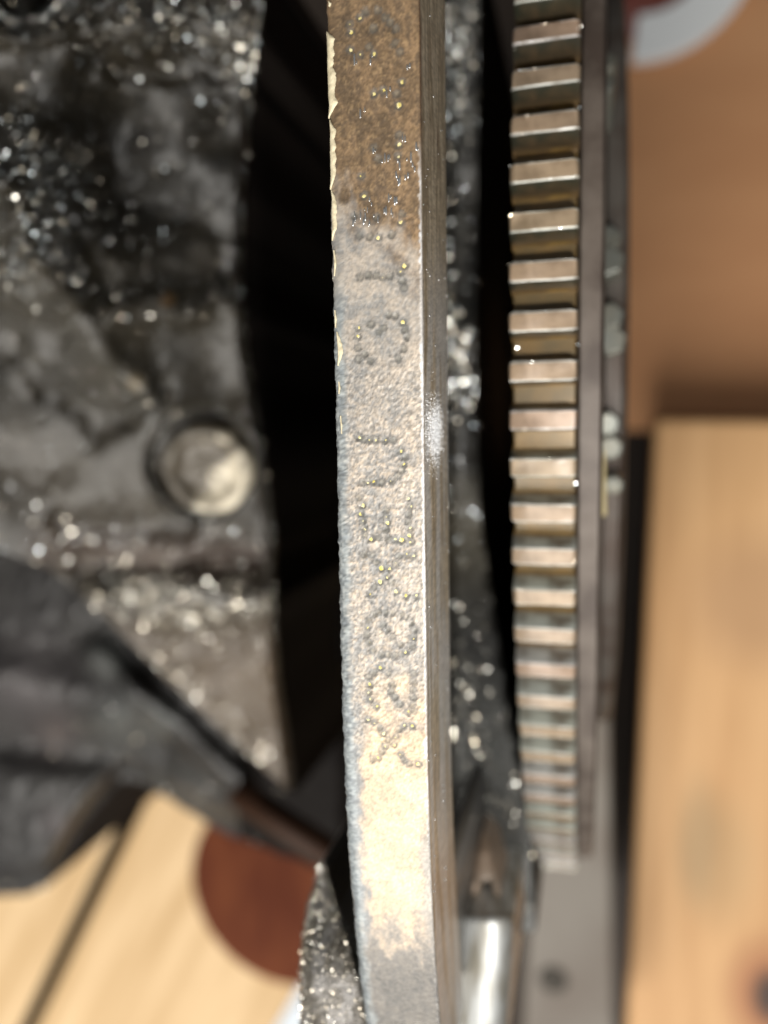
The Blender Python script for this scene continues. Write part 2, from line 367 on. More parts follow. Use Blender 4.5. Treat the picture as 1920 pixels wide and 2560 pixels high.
def cast_depth(px, py):
    d = idw(dp, px, py); px0, py0 = px, py
    px = px + (fbm(px0 / 90., py0 / 90., 131, 3) - .5) * 60; py = py + (fbm(px0 / 80., py0 / 80., 141, 3) - .5) * 60
    d = d - 7 * np.exp(-(seg(px, py, 90, 640, 330, 960) / 65) ** 2) + 5 * np.exp(-(seg(px, py, 150, 560, 250, 720) / 40) ** 2)
    d = d + 3 * np.exp(-(seg(px, py, 40, 880, 240, 1060) / 40) ** 2)
    d = d - 5 * np.exp(-(seg(px, py, 300, 770, 600, 760) / 45) ** 2) + 5 * np.exp(-(seg(px, py, 300, 470, 560, 560) / 80) ** 2)
    d = d + 4 * np.exp(-(seg(px, py, 240, 160, 640, 170) / 48) ** 2) - 3 * np.exp(-(seg(px, py, 250, 60, 640, 60) / 50) ** 2)
    d = d + 3 * np.exp(-(seg(px, py, 150, 1310, 470, 1320) / 32) ** 2)
    d = d - 6 * np.exp(-(seg(px, py, 260, 1500, 690, 1510) / 55) ** 2) + 3 * np.exp(-(seg(px, py, 200, 1400, 640, 1400) / 40) ** 2)
    d = d + 3 * np.exp(-(seg(px, py, 300, 1050, 420, 960) / 22) ** 2)
    px, py = px0, py0
    rr = np.hypot(px - 60, py + 60); d = d + 14 * (1 - sstep(95, 125, rr)) - 3 * np.exp(-((rr - 160) / 22) ** 2)
    rb = np.hypot(px - 503, py - 1158); d = d + 9 * (1 - sstep(126, 146, rb))
    # rounded right rim
    e = np.clip((np.vectorize(lambda y: float(redge(y)))(py[:, :1]) - px) / 30, 0, 1) if px.ndim == 2 else 1
    return d + 7 * (1 - e) ** 2
def cast_col(px, py, X, Y):
    n = fbm(X * .12, Y * .12, 41, 4); n2 = fbm(X * .8, Y * .8, 47, 3)
    c = mix((.026, .023, .017), (.062, .054, .040), sstep(.3, .7, n * .6 + n2 * .4))
    c = mix(c, (.120, .116, .108), np.exp(-(seg(px, py, 80, 700, 330, 960) / 110) ** 2) * .7)
    c = mix(c, (.110, .094, .072), np.exp(-(seg(px, py, 40, 1180, 330, 1240) / 130) ** 2) * .8)
    c = mix(c, (.085, .080, .070), np.exp(-(seg(px, py, 330, 680, 560, 800) / 90) ** 2) * .6)
    c = mix(c, (.105, .050, .024), np.exp(-(seg(px, py, 120, 1370, 620, 1400) / 55) ** 2) * (.4 + .6 * n2))
    c = mix(c, (.19, .120, .050), sstep(1440, 1700, py) * .85)
    c = mix(c, (.018, .017, .015), np.exp(-(seg(px, py, 300, 470, 560, 480) / 150) ** 2) * .55)
    c = mix(c, (.40, .36, .30), np.exp(-((np.hypot(px - 340, py - 955)) / 22) ** 4))
    c = mix(c, (.30, .17, .05), np.exp(-((np.hypot(px - 418, py - 748)) / 18) ** 4))
    return c * np.array([.40, .36, .285])
rows = np.concatenate([np.linspace(-140, 1400, 300), np.linspace(1405, 1985, 120)])
o, CP, CPX, CPY = field('cast_wall', rows, ledge, redge, 170, cast_depth, cast_col, M['cast'], eng, 452, disp=.6, dscale=1.0)
def scatter(P, PX, PY, n, prob, rr, lift=.5, seed=1):
    r_ = np.random.default_rng(seed); out = []; rad = []
    flat = P.reshape(-1, 3); pr = np.clip(prob(PX, PY), 0, 1).ravel()
    e = np.linalg.norm(np.gradient(P, axis=1), axis=-1) * np.linalg.norm(np.gradient(P, axis=0), axis=-1)
    wgt = pr * e.ravel(); idx = r_.choice(len(flat), n, p=wgt / wgt.sum())
    p = flat[idx] + r_.normal(0, .25, (n, 3)) * [1, 1, 0]
    rad = rr[0] * (rr[1] / rr[0]) ** (r_.random(n) ** 2.0)
    p[:, 2] += rad * lift * .4
    return p, rad
prob = lambda x, y: .30 + .5 * sstep(900, 1350, y) + .9 * np.exp(-(seg(x, y, 20, 350, 60, 620) / 130) ** 2) + .8 * np.exp(-(seg(x, y, 220, 60, 640, 60) / 80) ** 2) + .9 * np.exp(-(seg(x, y, 280, 1490, 700, 1510) / 70) ** 2) + .6 * np.exp(-(seg(x, y, 420, 1680, 720, 1930) / 90) ** 2) + .4 * np.exp(-(seg(x, y, 150, 1330, 680, 1340) / 60) ** 2)
P_, r_ = scatter(CP, CPX, CPY, 36000, prob, (.05, .15), seed=11)
facets('wet_grains', P_, r_, M['wet'], eng, sig=9, seed=11)
prob2 = lambda x, y: .04 + .25 * sstep(1250, 1450, y) + .7 * np.exp(-(seg(x, y, 330, 20, 640, 180) / 60) ** 2) + 1.0 * np.exp(-(seg(x, y, 300, 1480, 690, 1500) / 45) ** 2) + .8 * np.exp(-(seg(x, y, 430, 1690, 720, 1940) / 40) ** 2) + .3 * np.exp(-(seg(x, y, 20, 300, 60, 620) / 100) ** 2) + .6 * np.exp(-(seg(x, y, 520, 1300, 690, 1320) / 25) ** 2)
P_, r_ = scatter(CP, CPX, CPY, 3600, prob2, (.12, .36), seed=12)
facets('wet_grains', P_, r_, M['wet'], eng, sig=7.5, seed=12)
prob3 = lambda x, y: 1.0 * np.exp(-(seg(x, y, 300, 1490, 520, 1530) / 55) ** 2) + .9 * np.exp(-(seg(x, y, 610, 1520, 690, 1515) / 22) ** 2) + .6 * np.exp(-(seg(x, y, 400, 1660, 720, 1950) / 45) ** 2) + .35 * np.exp(-(seg(x, y, 560, 1330, 690, 1340) / 30) ** 2) + .3 * np.exp(-(seg(x, y, 560, 60, 640, 200) / 50) ** 2) + .25 * np.exp(-(seg(x, y, 120, 1340, 320, 1360) / 50) ** 2)
P_, r_ = scatter(CP, CPX, CPY, 1900, prob3, (.2, .5), seed=13)
facets('wet_grains', P_, r_, M['wet'], eng, sig=5.5, seed=13)

# ---- the round plug
def plug():
    c = at(520, 1172, -float(cast_depth(np.array([[700.]]), np.array([[1172.]]))[0, 0]) + 8)
    ax = Vector((0.16, -0.22, 1)).normalized(); qt = Vector((0, 0, 1)).rotation_difference(ax)
    prof = [(r * 1.2, z * 1.1) for r, z in [(0, .2), (3.0, .1), (5.6, -.1), (7.0, .4), (8.0, 1.9), (9.2, 2.5), (10.3, 2.2), (11.0, 1.0), (11.2, -1.5), (11.2, -9)]]
    n = 64; vs = []; fs = []; col = []
    for i, (r, z) in enumerate(prof):
        for k in range(n):
            a = 2 * math.pi * k / n; rr = r * (1 + .03 * math.sin(5 * a + i))
            p = qt @ Vector((rr * math.cos(a), rr * math.sin(a), z + .25 * math.sin(7 * a + 2 * i) * (r > 3)))
            vs.append(c + np.array(p))
            low = .5 - .5 * math.sin(a - .9)          # bare metal towards the lower right
            g = float(fbm(np.array(3 + r * math.cos(a) * .35), np.array(5 + r * math.sin(a) * .35), 61, 3)); 
            t = min(1, max(0, (low * 1.7 - .85 + (g - .5) * 2.2) * (1.3 if 3 < r < 13.3 else .6)))
            col.append(mix((.075, .06, .04), (.62, .55, .42), t))
    for i in range(len(prof) - 1):
        for k in range(n): fs.append((i * n + k, (i + 1) * n + k, (i + 1) * n + (k + 1) % n, i * n + (k + 1) % n))
    o = fix_normals(mesh_obj('plug', wm(np.array(vs)), fs, M['plug'], eng, True, np.array(col)))
    o['label'] = 'round beige metal plug, dirty on its upper half'
    s = o.modifiers.new('sub', 'SUBSURF'); s.levels = 1; s.render_levels = 1
plug()

# ---- darker casting below left
lrows = np.linspace(1300, 2262, 120)
lb = [(-140, 2262), (0, 2240), (70, 2235), (120, 2215), (170, 2120), (230, 2030), (300, 1950), (350, 1955), (560, 2082), (850, 2190)]
def sump_left(y): return -140.0
def build_sump():
    us = np.linspace(-140, 850, 110); top = 1250.0
    bot = np.interp(us, [a for a, b in lb], [b for a, b in lb]); vv = np.linspace(0, 1, 80)
    PX = us[None, :] * np.ones((80, 1)); PY = top + (bot[None, :] - top) * vv[:, None]
    D = 285 + 18 * sstep(1400, 2200, PY) - 10 * np.exp(-(seg(PX, PY, -50, 1690, 300, 1760) / 70) ** 2) + 9 * np.exp(-(seg(PX, PY, -20, 1850, 400, 1900) / 60) ** 2) - 9 * np.exp(-(seg(PX, PY, 250, 1640, 600, 1960) / 40) ** 2)
    D = D + 14 * sstep(.9, 1, vv)[:, None]
    P = at(PX, PY, -D); X, Y = P[..., 0], P[..., 1]
    P[..., 2] += (fbm(X * .3, Y * .3, 71, 4) - .5) * 3
    n = fbm(X * .06, Y * .06, 75, 4)
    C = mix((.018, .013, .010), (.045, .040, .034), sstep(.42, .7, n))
    for (x, y, r, c) in ((70, 1700, 100, (.24, .22, .22)), (270, 1650, 45, (.34, .36, .34)), (300, 1800, 55, (.22, .24, .23)), (400, 1810, 45, (.20, .22, .21)), (140, 1830, 50, (.18, .14, .13)), (440, 2000, 110, (.13, .13, .12)), (140, 2060, 40, (.13, .10, .10))):  # pale patches paint in the soft blurred highlights
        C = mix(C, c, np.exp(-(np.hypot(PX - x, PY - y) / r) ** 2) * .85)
    C = C * np.array([.40, .385, .38]); C = mix(C, (.010, .008, .007), sstep(560, 640, PX))  # right end blackened as part of the gap's painted shade
    nr, nc = PX.shape; V = P.reshape(-1, 3); Fc = [tuple(f) for f in grid_faces(nr, nc, True)]; C = C.reshape(-1, 3)
    rim = list(range(nc)) + [r * nc + nc - 1 for r in range(1, nr)] + [(nr - 1) * nc + c for c in range(nc - 2, -1, -1)] + [r * nc for r in range(nr - 2, 0, -1)]
    low = V[rim].copy(); low[:, 2] = -452; b0 = len(V); V = np.vstack([V, low]); C = np.vstack([C, np.full((len(rim), 3), .012)])
    k = len(rim)
    for i in range(k): Fc.append((rim[i], rim[(i + 1) % k], b0 + (i + 1) % k, b0 + i))
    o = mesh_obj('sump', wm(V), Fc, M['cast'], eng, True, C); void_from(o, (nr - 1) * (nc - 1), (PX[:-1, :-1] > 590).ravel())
    pr = lambda x, y: .05 + np.exp(-(seg(x, y, 260, 1850, 640, 2080) / 90) ** 2)
    p_, rr_ = scatter(P, PX, PY, 500, pr, (.3, .7), seed=15); facets('wet_grains', p_, rr_, M['wet'], eng, seed=15)
    b = at([105], [2222], -292); facets('wet_grains', b, [1.0], M['wet'], eng, sig=1, seed=3)
build_sump()
# brown pipe in the dark gap
def tube(name, pts, rad, mat, parent, n=20):
    pts = np.array(pts, float); vs = []; fs = []
    for i, p in enumerate(pts):
        d = pts[min(i + 1, len(pts) - 1)] - pts[max(i - 1, 0)]; d /= np.linalg.norm(d)
        u = np.cross(d, [0, 0, 1]); u /= np.linalg.norm(u); w_ = np.cross(u, d); r = rad[i] if hasattr(rad, '__len__') else rad
        for k in range(n): vs.append(p + r * (math.cos(2 * math.pi * k / n) * u + math.sin(2 * math.pi * k / n) * w_))
    for i in range(len(pts) - 1):
        for k in range(n): fs.append((i * n + k, i * n + (k + 1) % n, (i + 1) * n + (k + 1) % n, (i + 1) * n + k))
    fs += [tuple(range(n)), tuple(range((len(pts) - 1) * n, len(pts) * n))]
    return fix_normals(mesh_obj(name, wm(np.array(vs)), fs, mat, parent, True))
tube('pipe', [at(590, 1975, -262), at(730, 2070, -262), at(900, 2180, -262)], 5.5, M['pipe'], eng)

# ---- shelf of casting behind the flange, right
sh_r = lambda y: np.interp(y, [-140, 0, 600, 1000, 1300, 1500, 1700, 1950, 2060, 2330], [1205, 1200, 1190, 1190, 1202, 1232, 1262, 1302, 1325, 1340])  # right edge cut along the flywheel's shadow line, black wall beyond
sh_l = lambda y: 1075.0
def shelf_depth(px, py):
    d = 198 - 22 * sstep(1250, 2000, py)
    d = d - 6 * np.exp(-(seg(px, py, 1150, 860, 1150, 1180) / 60) ** 2) + 6 * np.exp(-(seg(px, py, 1150, 520, 1150, 700) / 70) ** 2)
    return d - 12 * (1 - sstep(1075, 1150, px))
def shelf_col(px, py, X, Y):
    n = fbm(X * .15, Y * .15, 81, 4)
    c = mix((.022, .021, .019), (.06, .057, .05), sstep(.35, .65, n))
    c = mix(c, (.14, .12, .08), np.exp(-((py - 1350) / 130) ** 2) * .6)
    return mix(c, (.12, .12, .11), sstep(1500, 1900, py) * .7)
o, SP, SPX, SPY = field('rear_wall', np.linspace(-140, 2330, 260), sh_l, sh_r, 44, shelf_depth, shelf_col, M['cast'], eng, 452, disp=.45, dscale=1.0, seed=23)
pb = lambda x, y: .10 + 1.2 * np.exp(-(seg(x, y, 1150, 850, 1165, 1000) / 40) ** 2) + .8 * np.exp(-(seg(x, y, 1150, 40, 1160, 290) / 40) ** 2) + .25 * np.exp(-(seg(x, y, 1140, 1650, 1200, 2000) / 50) ** 2)
P_, r_ = scatter(SP, SPX, SPY, 4000, pb, (.10, .42), seed=21); facets('wet_grains', P_, r_, M['wet'], eng, sig=8, seed=21)

# ---- the flange with its stamped edge
FX0, FW, FZ, FD = -33.3, 12.5, -100.0, 18.4
def fl_drop(y): return -np.maximum(0, -36 - y) ** 2 / (2 * 190.0)
CH = {}      # stamped dots, photograph pixels, one list for each character
def dz(y0, l): return [(780 + a / 4.1475, y0 + b / 4.1475) for a, b in l]
CH['a'] = dz(1500, [(580, 1240), (650, 1270), (700, 1330), (740, 1380), (790, 1450), (850, 1500), (900, 1340), (950, 1310), (1040, 1310), (870, 1420), (760, 1520), (720, 1570), (690, 1640), (630, 1650), (920, 1600), (960, 1660), (1010, 1700), (1100, 1700)])
CH['b'] = dz(1500, [(640, 755), (600, 880), (710, 700), (790, 760), (830, 880), (820, 950), (860, 1010), (910, 1080), (590, 800), (590, 960), (600, 1030), (665, 1100), (1050, 760), (1050, 850), (1050, 930), (1045, 1010), (1040, 1090), (1060, 1150), (1000, 1160)])
CH['c'] = dz(1500, [(690, 130), (765, 130), (835, 130), (925, 150), (985, 180), (1030, 240), (1065, 310), (1050, 390), (1040, 480), (930, 560), (860, 575), (790, 570), (720, 565), (630, 520), (590, 440), (570, 360), (580, 285), (590, 210), (640, 150), (740, 260), (780, 310), (835, 380), (910, 460), (970, 540)])
CH['d'] = dz(1000, [(540, 1605), (620, 1605), (665, 1680), (720, 1740), (800, 1750), (870, 1700), (900, 1620), (990, 1610), (1050, 1620), (780, 1830), (825, 1890), (700, 1890), (650, 1940), (610, 2020), (870, 1990), (980, 2030), (1080, 2040)])
CH['e'] = dz(1000, [(990, 1020), (1015, 1100), (1000, 1190), (1000, 1265), (1010, 1340), (1015, 1410), (1030, 1470), (765, 1145), (770, 1215), (780, 1275), (765, 1345), (790, 1440), (925, 1455), (860, 1450), (690, 1430), (610, 1440), (550, 1400), (490, 1010), (520, 1095), (505, 1180), (525, 1260), (540, 1330)])
CH['f'] = dz(1000, [(490, 390), (535, 415), (595, 415), (660, 420), (755, 420), (840, 420), (915, 530), (965, 590), (945, 670), (930, 730), (890, 790), (830, 840), (720, 850), (640, 850), (585, 845), (530, 855)])
CH['g'] = dz(500, [(475, 1415), (485, 1650), (610, 1290), (700, 1370), (740, 1330), (800, 1190), (860, 1200), (940, 1270), (965, 1345), (985, 1420), (955, 1540), (900, 1650), (545, 1600), (610, 1670), (480, 1330), (480, 1530)])
CH['h'] = dz(500, [(735, 800), (805, 790), (920, 745), (955, 915), (935, 840), (500, 800), (585, 780), (665, 780), (960, 680)])
CH['i'] = dz(500, [(830, 360), (690, 390), (600, 380), (490, 370), (930, 150), (440, 165), (670, 180), (920, 230)])
CH['j'] = dz(0, [(510, 1825), (540, 2030), (690, 1650), (640, 1530), (900, 1400), (900, 1500), (890, 1620)])
CH['k'] = dz(0, [(640, 970), (880, 970), (740, 940), (900, 1090), (930, 850)])
CH['l'] = dz(0, [(395, 520), (500, 570), (590, 490), (860, 450), (910, 540), (640, 560)])
CH['m'] = dz(0, [(390, 250), (400, 330), (560, 120), (680, 110), (760, 180), (810, 240), (870, 300), (500, 180), (640, 300)])
# where each dot is on the face
def face_xy(px, py):
    z = FZ
    for _ in range(4):
        p = at(px, py, z); z = FZ + float(fl_drop(p[1]))
    return p
DOT = {k: [face_xy(*d)[:2] for d in v] for k, v in CH.items()}

def build_flange():
    # profile across: left wall, rounded left corner, face, crisp right edge, right side
    prof = []
    for t in np.linspace(1, 0, 14)[:-1]: prof.append((0.0, -1.3 - 80 * t))
    for t in np.linspace(0, 1, 9): prof.append((1.9 * (1 - math.cos(t * math.pi / 2)) * .9 + .15 * t, -1.3 * (1 - math.sin(t * math.pi / 2))))
    x1 = prof[-1][0]
    for t in np.linspace(0, 1, 62)[1:]: prof.append((x1 + (FW - .28 - x1) * t, 0.0))
    prof += [(FW - .12, -.05), (FW - .04, -.14), (FW, -.30)]
    ns0 = len(prof)
    for t in np.linspace(0, 1, 30)[1:]: prof.append((FW, -.30 - (FD - .3) * t))
    prof += [(FW - .4, -FD - .6), (FW - 1.5, -FD - 1.2)]
    prof = np.array(prof); nc = len(prof)
    ys = np.arange(78, -104, -0.2); nr = len(ys)
    S = prof[:, 0][None, :] * np.ones((nr, 1)); Y = ys[:, None] * np.ones((1, nc)); Zp = prof[:, 1][None, :] * np.ones((nr, 1))
    dist = np.concatenate([[0], np.cumsum(np.hypot(*np.diff(prof, axis=0).T))])[None, :] * np.ones((nr, 1))
    face = (Zp > -.02) & (S > 1.5)
    top = (Zp > -1.25) & (S < FW - .2)
    X = FX0 + S; Z = FZ + Zp + fl_drop(Y)
    # photograph rows, used only to say where the rust, the grey and the pebbled areas are along the edge
    qv = np.stack([X, Y, Z], -1) @ RM; v = 1280 + FPX * qv[..., 1] / qv[..., 2]
    peb = fbm(S * 2.3, Y * 2.3, 5, 4, .6); gran = fbm(S * 5.0, Y * 5.0, 15, 2, .6); big = fbm(S * .35, Y * .35, 25, 4)
    mid = fbm(S * .9, Y * .45, 35, 4)
    pebm = sstep(780, 980, v) * (1 - .6 * sstep(1800, 2000, v))
    h = np.where(top, (peb - .5) * (.13 + .06 * pebm) * (1 - .65 * sstep(1500, 2000, v)) + (gran - .5) * (.08 + .05 * pebm) + (big - .5) * .10, 0)
    edge_rag = np.where((S < .4) & (Zp > -10), (fbm(Y * .9, Zp * .9 + 3, 45, 4, .65) - .5) * .55, 0)
    X = X + edge_rag
    # stamped dots
    smear = np.zeros_like(h); pit = np.zeros_like(h); core = np.zeros_like(h); ring = np.zeros_like(h)
    for k, l in DOT.items():
        for (dx, dy) in l:
            ii = np.where(np.abs(ys - dy) < 1.4)[0]
            if not len(ii): continue
            a, b = ii[0], ii[-1] + 1
            r = np.hypot(X[a:b] - dx, (Y[a:b] - dy)) / (.53 * (1 + .55 * (peb[a:b] - .5) + .5 * (gran[a:b] - .5)))
            m_ = top[a:b]
            pit[a:b] += np.where(m_, -(.07 + .045 * math.sin(dx * 9 + dy * 5)) * np.exp(-(r / .78) ** 4) + .02 * np.exp(-((r - 1.1) / .2) ** 2), 0)
            smear[a:b] = np.maximum(smear[a:b], np.where(m_, np.exp(-(r / 1.35) ** 4), 0))
            core[a:b] = np.maximum(core[a:b], np.where(m_, np.exp(-(r / .75) ** 4), 0)); ring[a:b] = np.maximum(ring[a:b], np.where(m_, np.exp(-((r - .85) / .28) ** 2), 0))
    Z = Z + h + pit
    # colours
    n1 = sstep(.35, .65, peb); nb = sstep(.38, .62, big); nm = sstep(.38, .62, mid)
    u = S / FW
    rust = mix((.125, .085, .050), (.27, .175, .095), np.clip(nm * .6 + nb * .35 + .35 * sstep(.6, .85, u) - .1, 0, 1))
    rust = mix(rust, (.09, .065, .045), sstep(.58, .75, mid) * .6); rust = mix(rust, (.07, .05, .035), sstep(.52, .66, gran) * .45); rust = mix(rust, (.40, .27, .14), sstep(.56, .7, peb) * .35)
    fine = np.random.default_rng(66).random(S.shape); fine = (fine + np.roll(fine, 1, 0) + np.roll(fine, 1, 1)) / 3
    grey = mix((.235, .225, .21), (.43, .365, .295), np.clip(.45 * n1 + .4 * nb + .25 * sstep(.55, .9, u), 0, 1))
    grey = mix(grey, (.15, .15, .15), sstep(.56, .68, gran) * .55 * pebm)
    grey = mix(grey, (.55, .44, .33), sstep(.55, .7, peb) * .5 * sstep(950, 1150, v))
    tr = v + (big - .5) * 170 + (mid - .5) * 120 - (u - .5) * 190
    c = mix(rust, grey, sstep(500, 640, tr))
    greyblue = mix((.16, .165, .165), (.25, .25, .24), nm)
    cm = sstep(1640, 1900, v + (big - .5) * 260 + (u - .5) * 120) * (1 - sstep(2250, 2400, v + (mid - .5) * 200))
    inner = sstep(.16, .28, u + (mid - .5) * .22) * (1 - .75 * sstep(.80, .95, u + (mid - .5) * .15) * sstep(2000, 2100, v))
    cream = mix((.40, .30, .205), (.58, .44, .285), np.clip(.7 * nb + .4 * n1, 0, 1))
    c = mix(c, mix(greyblue, cream, inner), cm)
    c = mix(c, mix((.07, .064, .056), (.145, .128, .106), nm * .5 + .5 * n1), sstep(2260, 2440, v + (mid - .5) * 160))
    # bluish bare strip along the left corner
    lb_ = (1 - sstep(.10, .19, u + (mid - .5) * .12)) * sstep(650, 800, v)
    c = mix(c, mix((.17, .19, .20), (.30, .33, .33), n1), lb_ * .85)
    # burnished right edge
    c = mix(c, (.62, .61, .60), sstep(FW - .42, FW - .2, S + (peb - .5) * .8) * sstep(330, 480, v) * (1 - .75 * sstep(1900, 2200, v)) * (.45 + .55 * nb) * (Zp > -.2))
    c = mix(c, (.135, .138, .135), smear * np.clip(.25 + .8 * nm, 0, 1) * .68 * (.3 + .7 * sstep(550, 750, v)))
    c = mix(c, (.075, .072, .066), np.clip(ring * (.3 + .9 * peb), 0, 1) * .78)
    c = mix(c, (.16, .15, .12), np.clip(core, 0, 1) * .5)
    # side: brown streaked metal
    side = S > FW - .03
    st = fbm(Zp * 1.6, Y * .10, 55, 4, .6); st2 = fbm(Zp * .5, Y * .05, 65, 3)
    sc_ = mix((.36, .28, .185), (.62, .52, .38), sstep(.35, .65, st)); sc_ = mix(sc_, (.66, .64, .61), sstep(.40, .62, st2) * .85 * sstep(500, 900, v))
    sc_ = mix(sc_, (.10, .035, .02), sstep(.55, .68, st2) * (1 - sstep(250, 500, v)))
    c = c * (1 + (fine - .5) * (.5 + .5 * pebm))[..., None]
    c = np.where(side[..., None], sc_ * (1 + (fine - .5) * .7)[..., None], c)
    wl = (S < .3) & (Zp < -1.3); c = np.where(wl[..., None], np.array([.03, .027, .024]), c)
    P = np.stack([X, Y, Z], -1)
    Fc = grid_faces(nr, nc, True)
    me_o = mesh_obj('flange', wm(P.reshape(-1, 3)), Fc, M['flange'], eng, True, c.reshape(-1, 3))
    me_o.data.materials.append(M['flange_side'])
    fc = np.arange(len(Fc)) % (nc - 1)
    me_o.data.polygons.foreach_set('material_index', (fc >= ns0 - 1).astype(np.int32))
    me_o['label'] = 'rusty flange edge with dot-punched characters down its face'
    return me_o
flange = build_flange()
def sub(o):                                   # a sub-part of the flange
    o.parent = flange; o.matrix_parent_inverse = Matrix.Identity(4); return o
# yellow residue left in the dots, one part for each stamped character
def residue():
    rg = np.random.default_rng(5)
    for k, l in DOT.items():
        vs = []; fs = []
        for (dx, dy) in l:
            if rg.random() < (.7 if k in 'a' else .55 if k in 'bc' else .32): continue
            r = rg.uniform(.15, .42); ox, oy = rg.normal(0, .10, 2); z = FZ + float(fl_drop(dy)) - .045; b = len(vs); n = 9
            vs.append((dx + ox, dy + oy, z + .02))
            for j in range(n):
                a = 2 * math.pi * j / n; q_ = r * rg.uniform(.55, 1.25); vs.append((dx + ox + q_ * math.cos(a), dy + oy + q_ * math.sin(a) * 1.1, z - .04))
            for j in range(n): fs.append((b, b + 1 + j, b + 1 + (j + 1) % n))
        if vs:
            o = sub(mesh_obj('punched_character', wm(np.array(vs)), fs, M['yellow'], None, True))
residue()
# cream paint flaking along the left corner
def flakes():
    rg = np.random.default_rng(9)
    def flake(y0, y1, wfun, off):
        ya = face_xy(830, y0)[1]; yb = face_xy(830, y1)[1]; n = max(6, int(abs(ya - yb) / .22)); yy = np.linspace(ya, yb, n); t = np.linspace(0, 1, n)
        tap = np.minimum(1, np.minimum(t, 1 - t) * n / 7); nn = fbm(yy * 1.3, yy * 0 + y0, 91, 4, .65); n2 = fbm(yy * .9, yy * 0 + y0 + 40, 97, 4, .65)
        n2 = fbm(yy * .35, yy * 0 + y0 + 40, 97, 3, .5); a = np.maximum(-.05, off + (n2 - .5) * .35); wd = np.maximum(.05, wfun * tap * (.6 + .75 * nn)); cols = 6
        vs = []; fs = []
        for i in range(n):
            for j in range(cols):
                s = a[i] + wd[i] * j / (cols - 1); s = max(-.25, s)
                zz = -1.3 * (1 - math.sin(math.acos(max(0, 1 - max(0, s) / 1.86)))) if s < 1.86 else 0
                if s < 0: zz = -1.5
                lift = .24 if 0 < j < cols - 1 else .02
                vs.append((FX0 + s - lift * .4, yy[i], FZ + float(fl_drop(yy[i])) + zz + lift))
        for i in range(n - 1):
            for j in range(cols - 1): b = i * cols + j; fs.append((b, b + 1, b + cols + 1, b + cols))
        sub(fix_normals(mesh_obj('paint_flake', wm(np.array(vs)), fs, M['paint'], None, True)))
    flake(66, 290, 1.25, 0.05); flake(296, 470, .9, .22); flake(474, 600, .8, .32); flake(625, 690, .4, .5); flake(775, 820, .4, .6); flake(830, 915, .7, .75); flake(955, 985, .4, .9); flake(1040, 1085, .2, 1.05); flake(0, 14, .9, .6)
flakes()
# wet drips caught on the rust
def drips():
    rg = np.random.default_rng(31); P = []; R = []; S_ = []
    spots = [(935, 375), (958, 400), (972, 395), (996, 410), (1010, 345), (1026, 400), (990, 440), (1000, 455), (1015, 440), (1030, 420), (990, 500), (975, 490), (918, 520), (925, 505), (888, 535), (885, 560), (900, 545), (915, 545), (938, 540), (960, 525), (978, 530), (925, 560), (1045, 375), (975, 228), (890, 145), (930, 143), (906, 275), (1022, 165)]
    for (x, y) in spots:
        for j in range(2):
            p = face_xy(x + rg.normal(0, 4), y + rg.normal(0, 6)); P.append(p + np.array([0, 0, .06])); R.append(rg.uniform(.07, .15)); S_.append(rg.uniform(2.0, 6.0))
    sub(droplets('oil_drips', np.array(P), np.array(R), M['oilbright'], eng, sub=2, stretch_y=np.array(S_)))
drips()
# small glints on the side
rg = np.random.default_rng(38); n = 7000                 # lens-facing flakes put in for the glare spot on the side
pc = at(1088, 1080, -109.0)
P_ = np.stack([np.full(n, FX0 + FW + .03), pc[1] + rg.normal(0, 2.0, n), np.clip(-107.5 + rg.normal(0, 2.8, n), -117.5, -100.6)], -1)
sub(facets('wet_grains', P_, rg.uniform(.02, .045, n), M['wet2'], eng, sig=15, seed=38))
rg = np.random.default_rng(37); n = 70
P_ = np.stack([np.full(n, FX0 + FW + .02), rg.uniform(-70, 60, n), FZ - rg.uniform(.5, FD, n)], -1)
sub(droplets('oil_beads', P_, rg.uniform(.05, .15, n), M['oilbright'], eng, sub=1, stretch_y=rg.uniform(1, 2.2, n)))

# ---- lug, side casting, web and bright sleeve at the lower end
def loft(name, rows, mat, parent, nc=26, colf=None, disp=.5, sub_rows=6, depth_to=60, seed=7):
    """rows: (py, px_left, px_right, depth, bulge) -> a rounded body, closed underneath"""
    rows = np.array(rows, float); t = np.linspace(0, len(rows) - 1, (len(rows) - 1) * sub_rows + 1)
    q = [np.interp(t, np.arange(len(rows)), rows[:, i]) for i in range(5)]
    s = np.linspace(-1, 1, nc); V = []; C = []
    for i in range(len(t)):
        px = (q[1][i] + q[2][i]) / 2 + (q[2][i] - q[1][i]) / 2 * s; dep = q[3][i] - q[4][i] * np.sqrt(np.maximum(0, 1 - s ** 2))
        p = at(px, np.full(nc, q[0][i]), -dep)
        p[:, 2] += (fbm(p[:, 0] * 1.1, p[:, 1] * 1.1, seed, 4, .6) - .5) * disp
        V.append(p)
    V = np.array(V); nr = len(t); flat = V.reshape(-1, 3); Fc = [tuple(f) for f in grid_faces(nr, nc, True)]
    rim = list(range(nc)) + [r * nc + nc - 1 for r in range(1, nr)] + [(nr - 1) * nc + c for c in range(nc - 2, -1, -1)] + [r * nc for r in range(nr - 2, 0, -1)]
    low = flat[rim].copy(); low[:, 2] -= depth_to; b0 = len(flat); allv = np.vstack([flat, low]); k = len(rim)
    for i in range(k): Fc.append((rim[i], rim[(i + 1) % k], b0 + (i + 1) % k, b0 + i))
    col = None
    if colf is not None: col = np.vstack([colf(V[..., 0], V[..., 1]).reshape(-1, 3), np.full((k, 3), .03)])
    return mesh_obj(name, wm(allv), Fc, mat, parent, True, col), V
lugc = lambda X, Y: mix((.17, .15, .12), (.38, .36, .34), sstep(.35, .65, fbm(X * .5, Y * .5, 103, 4)))
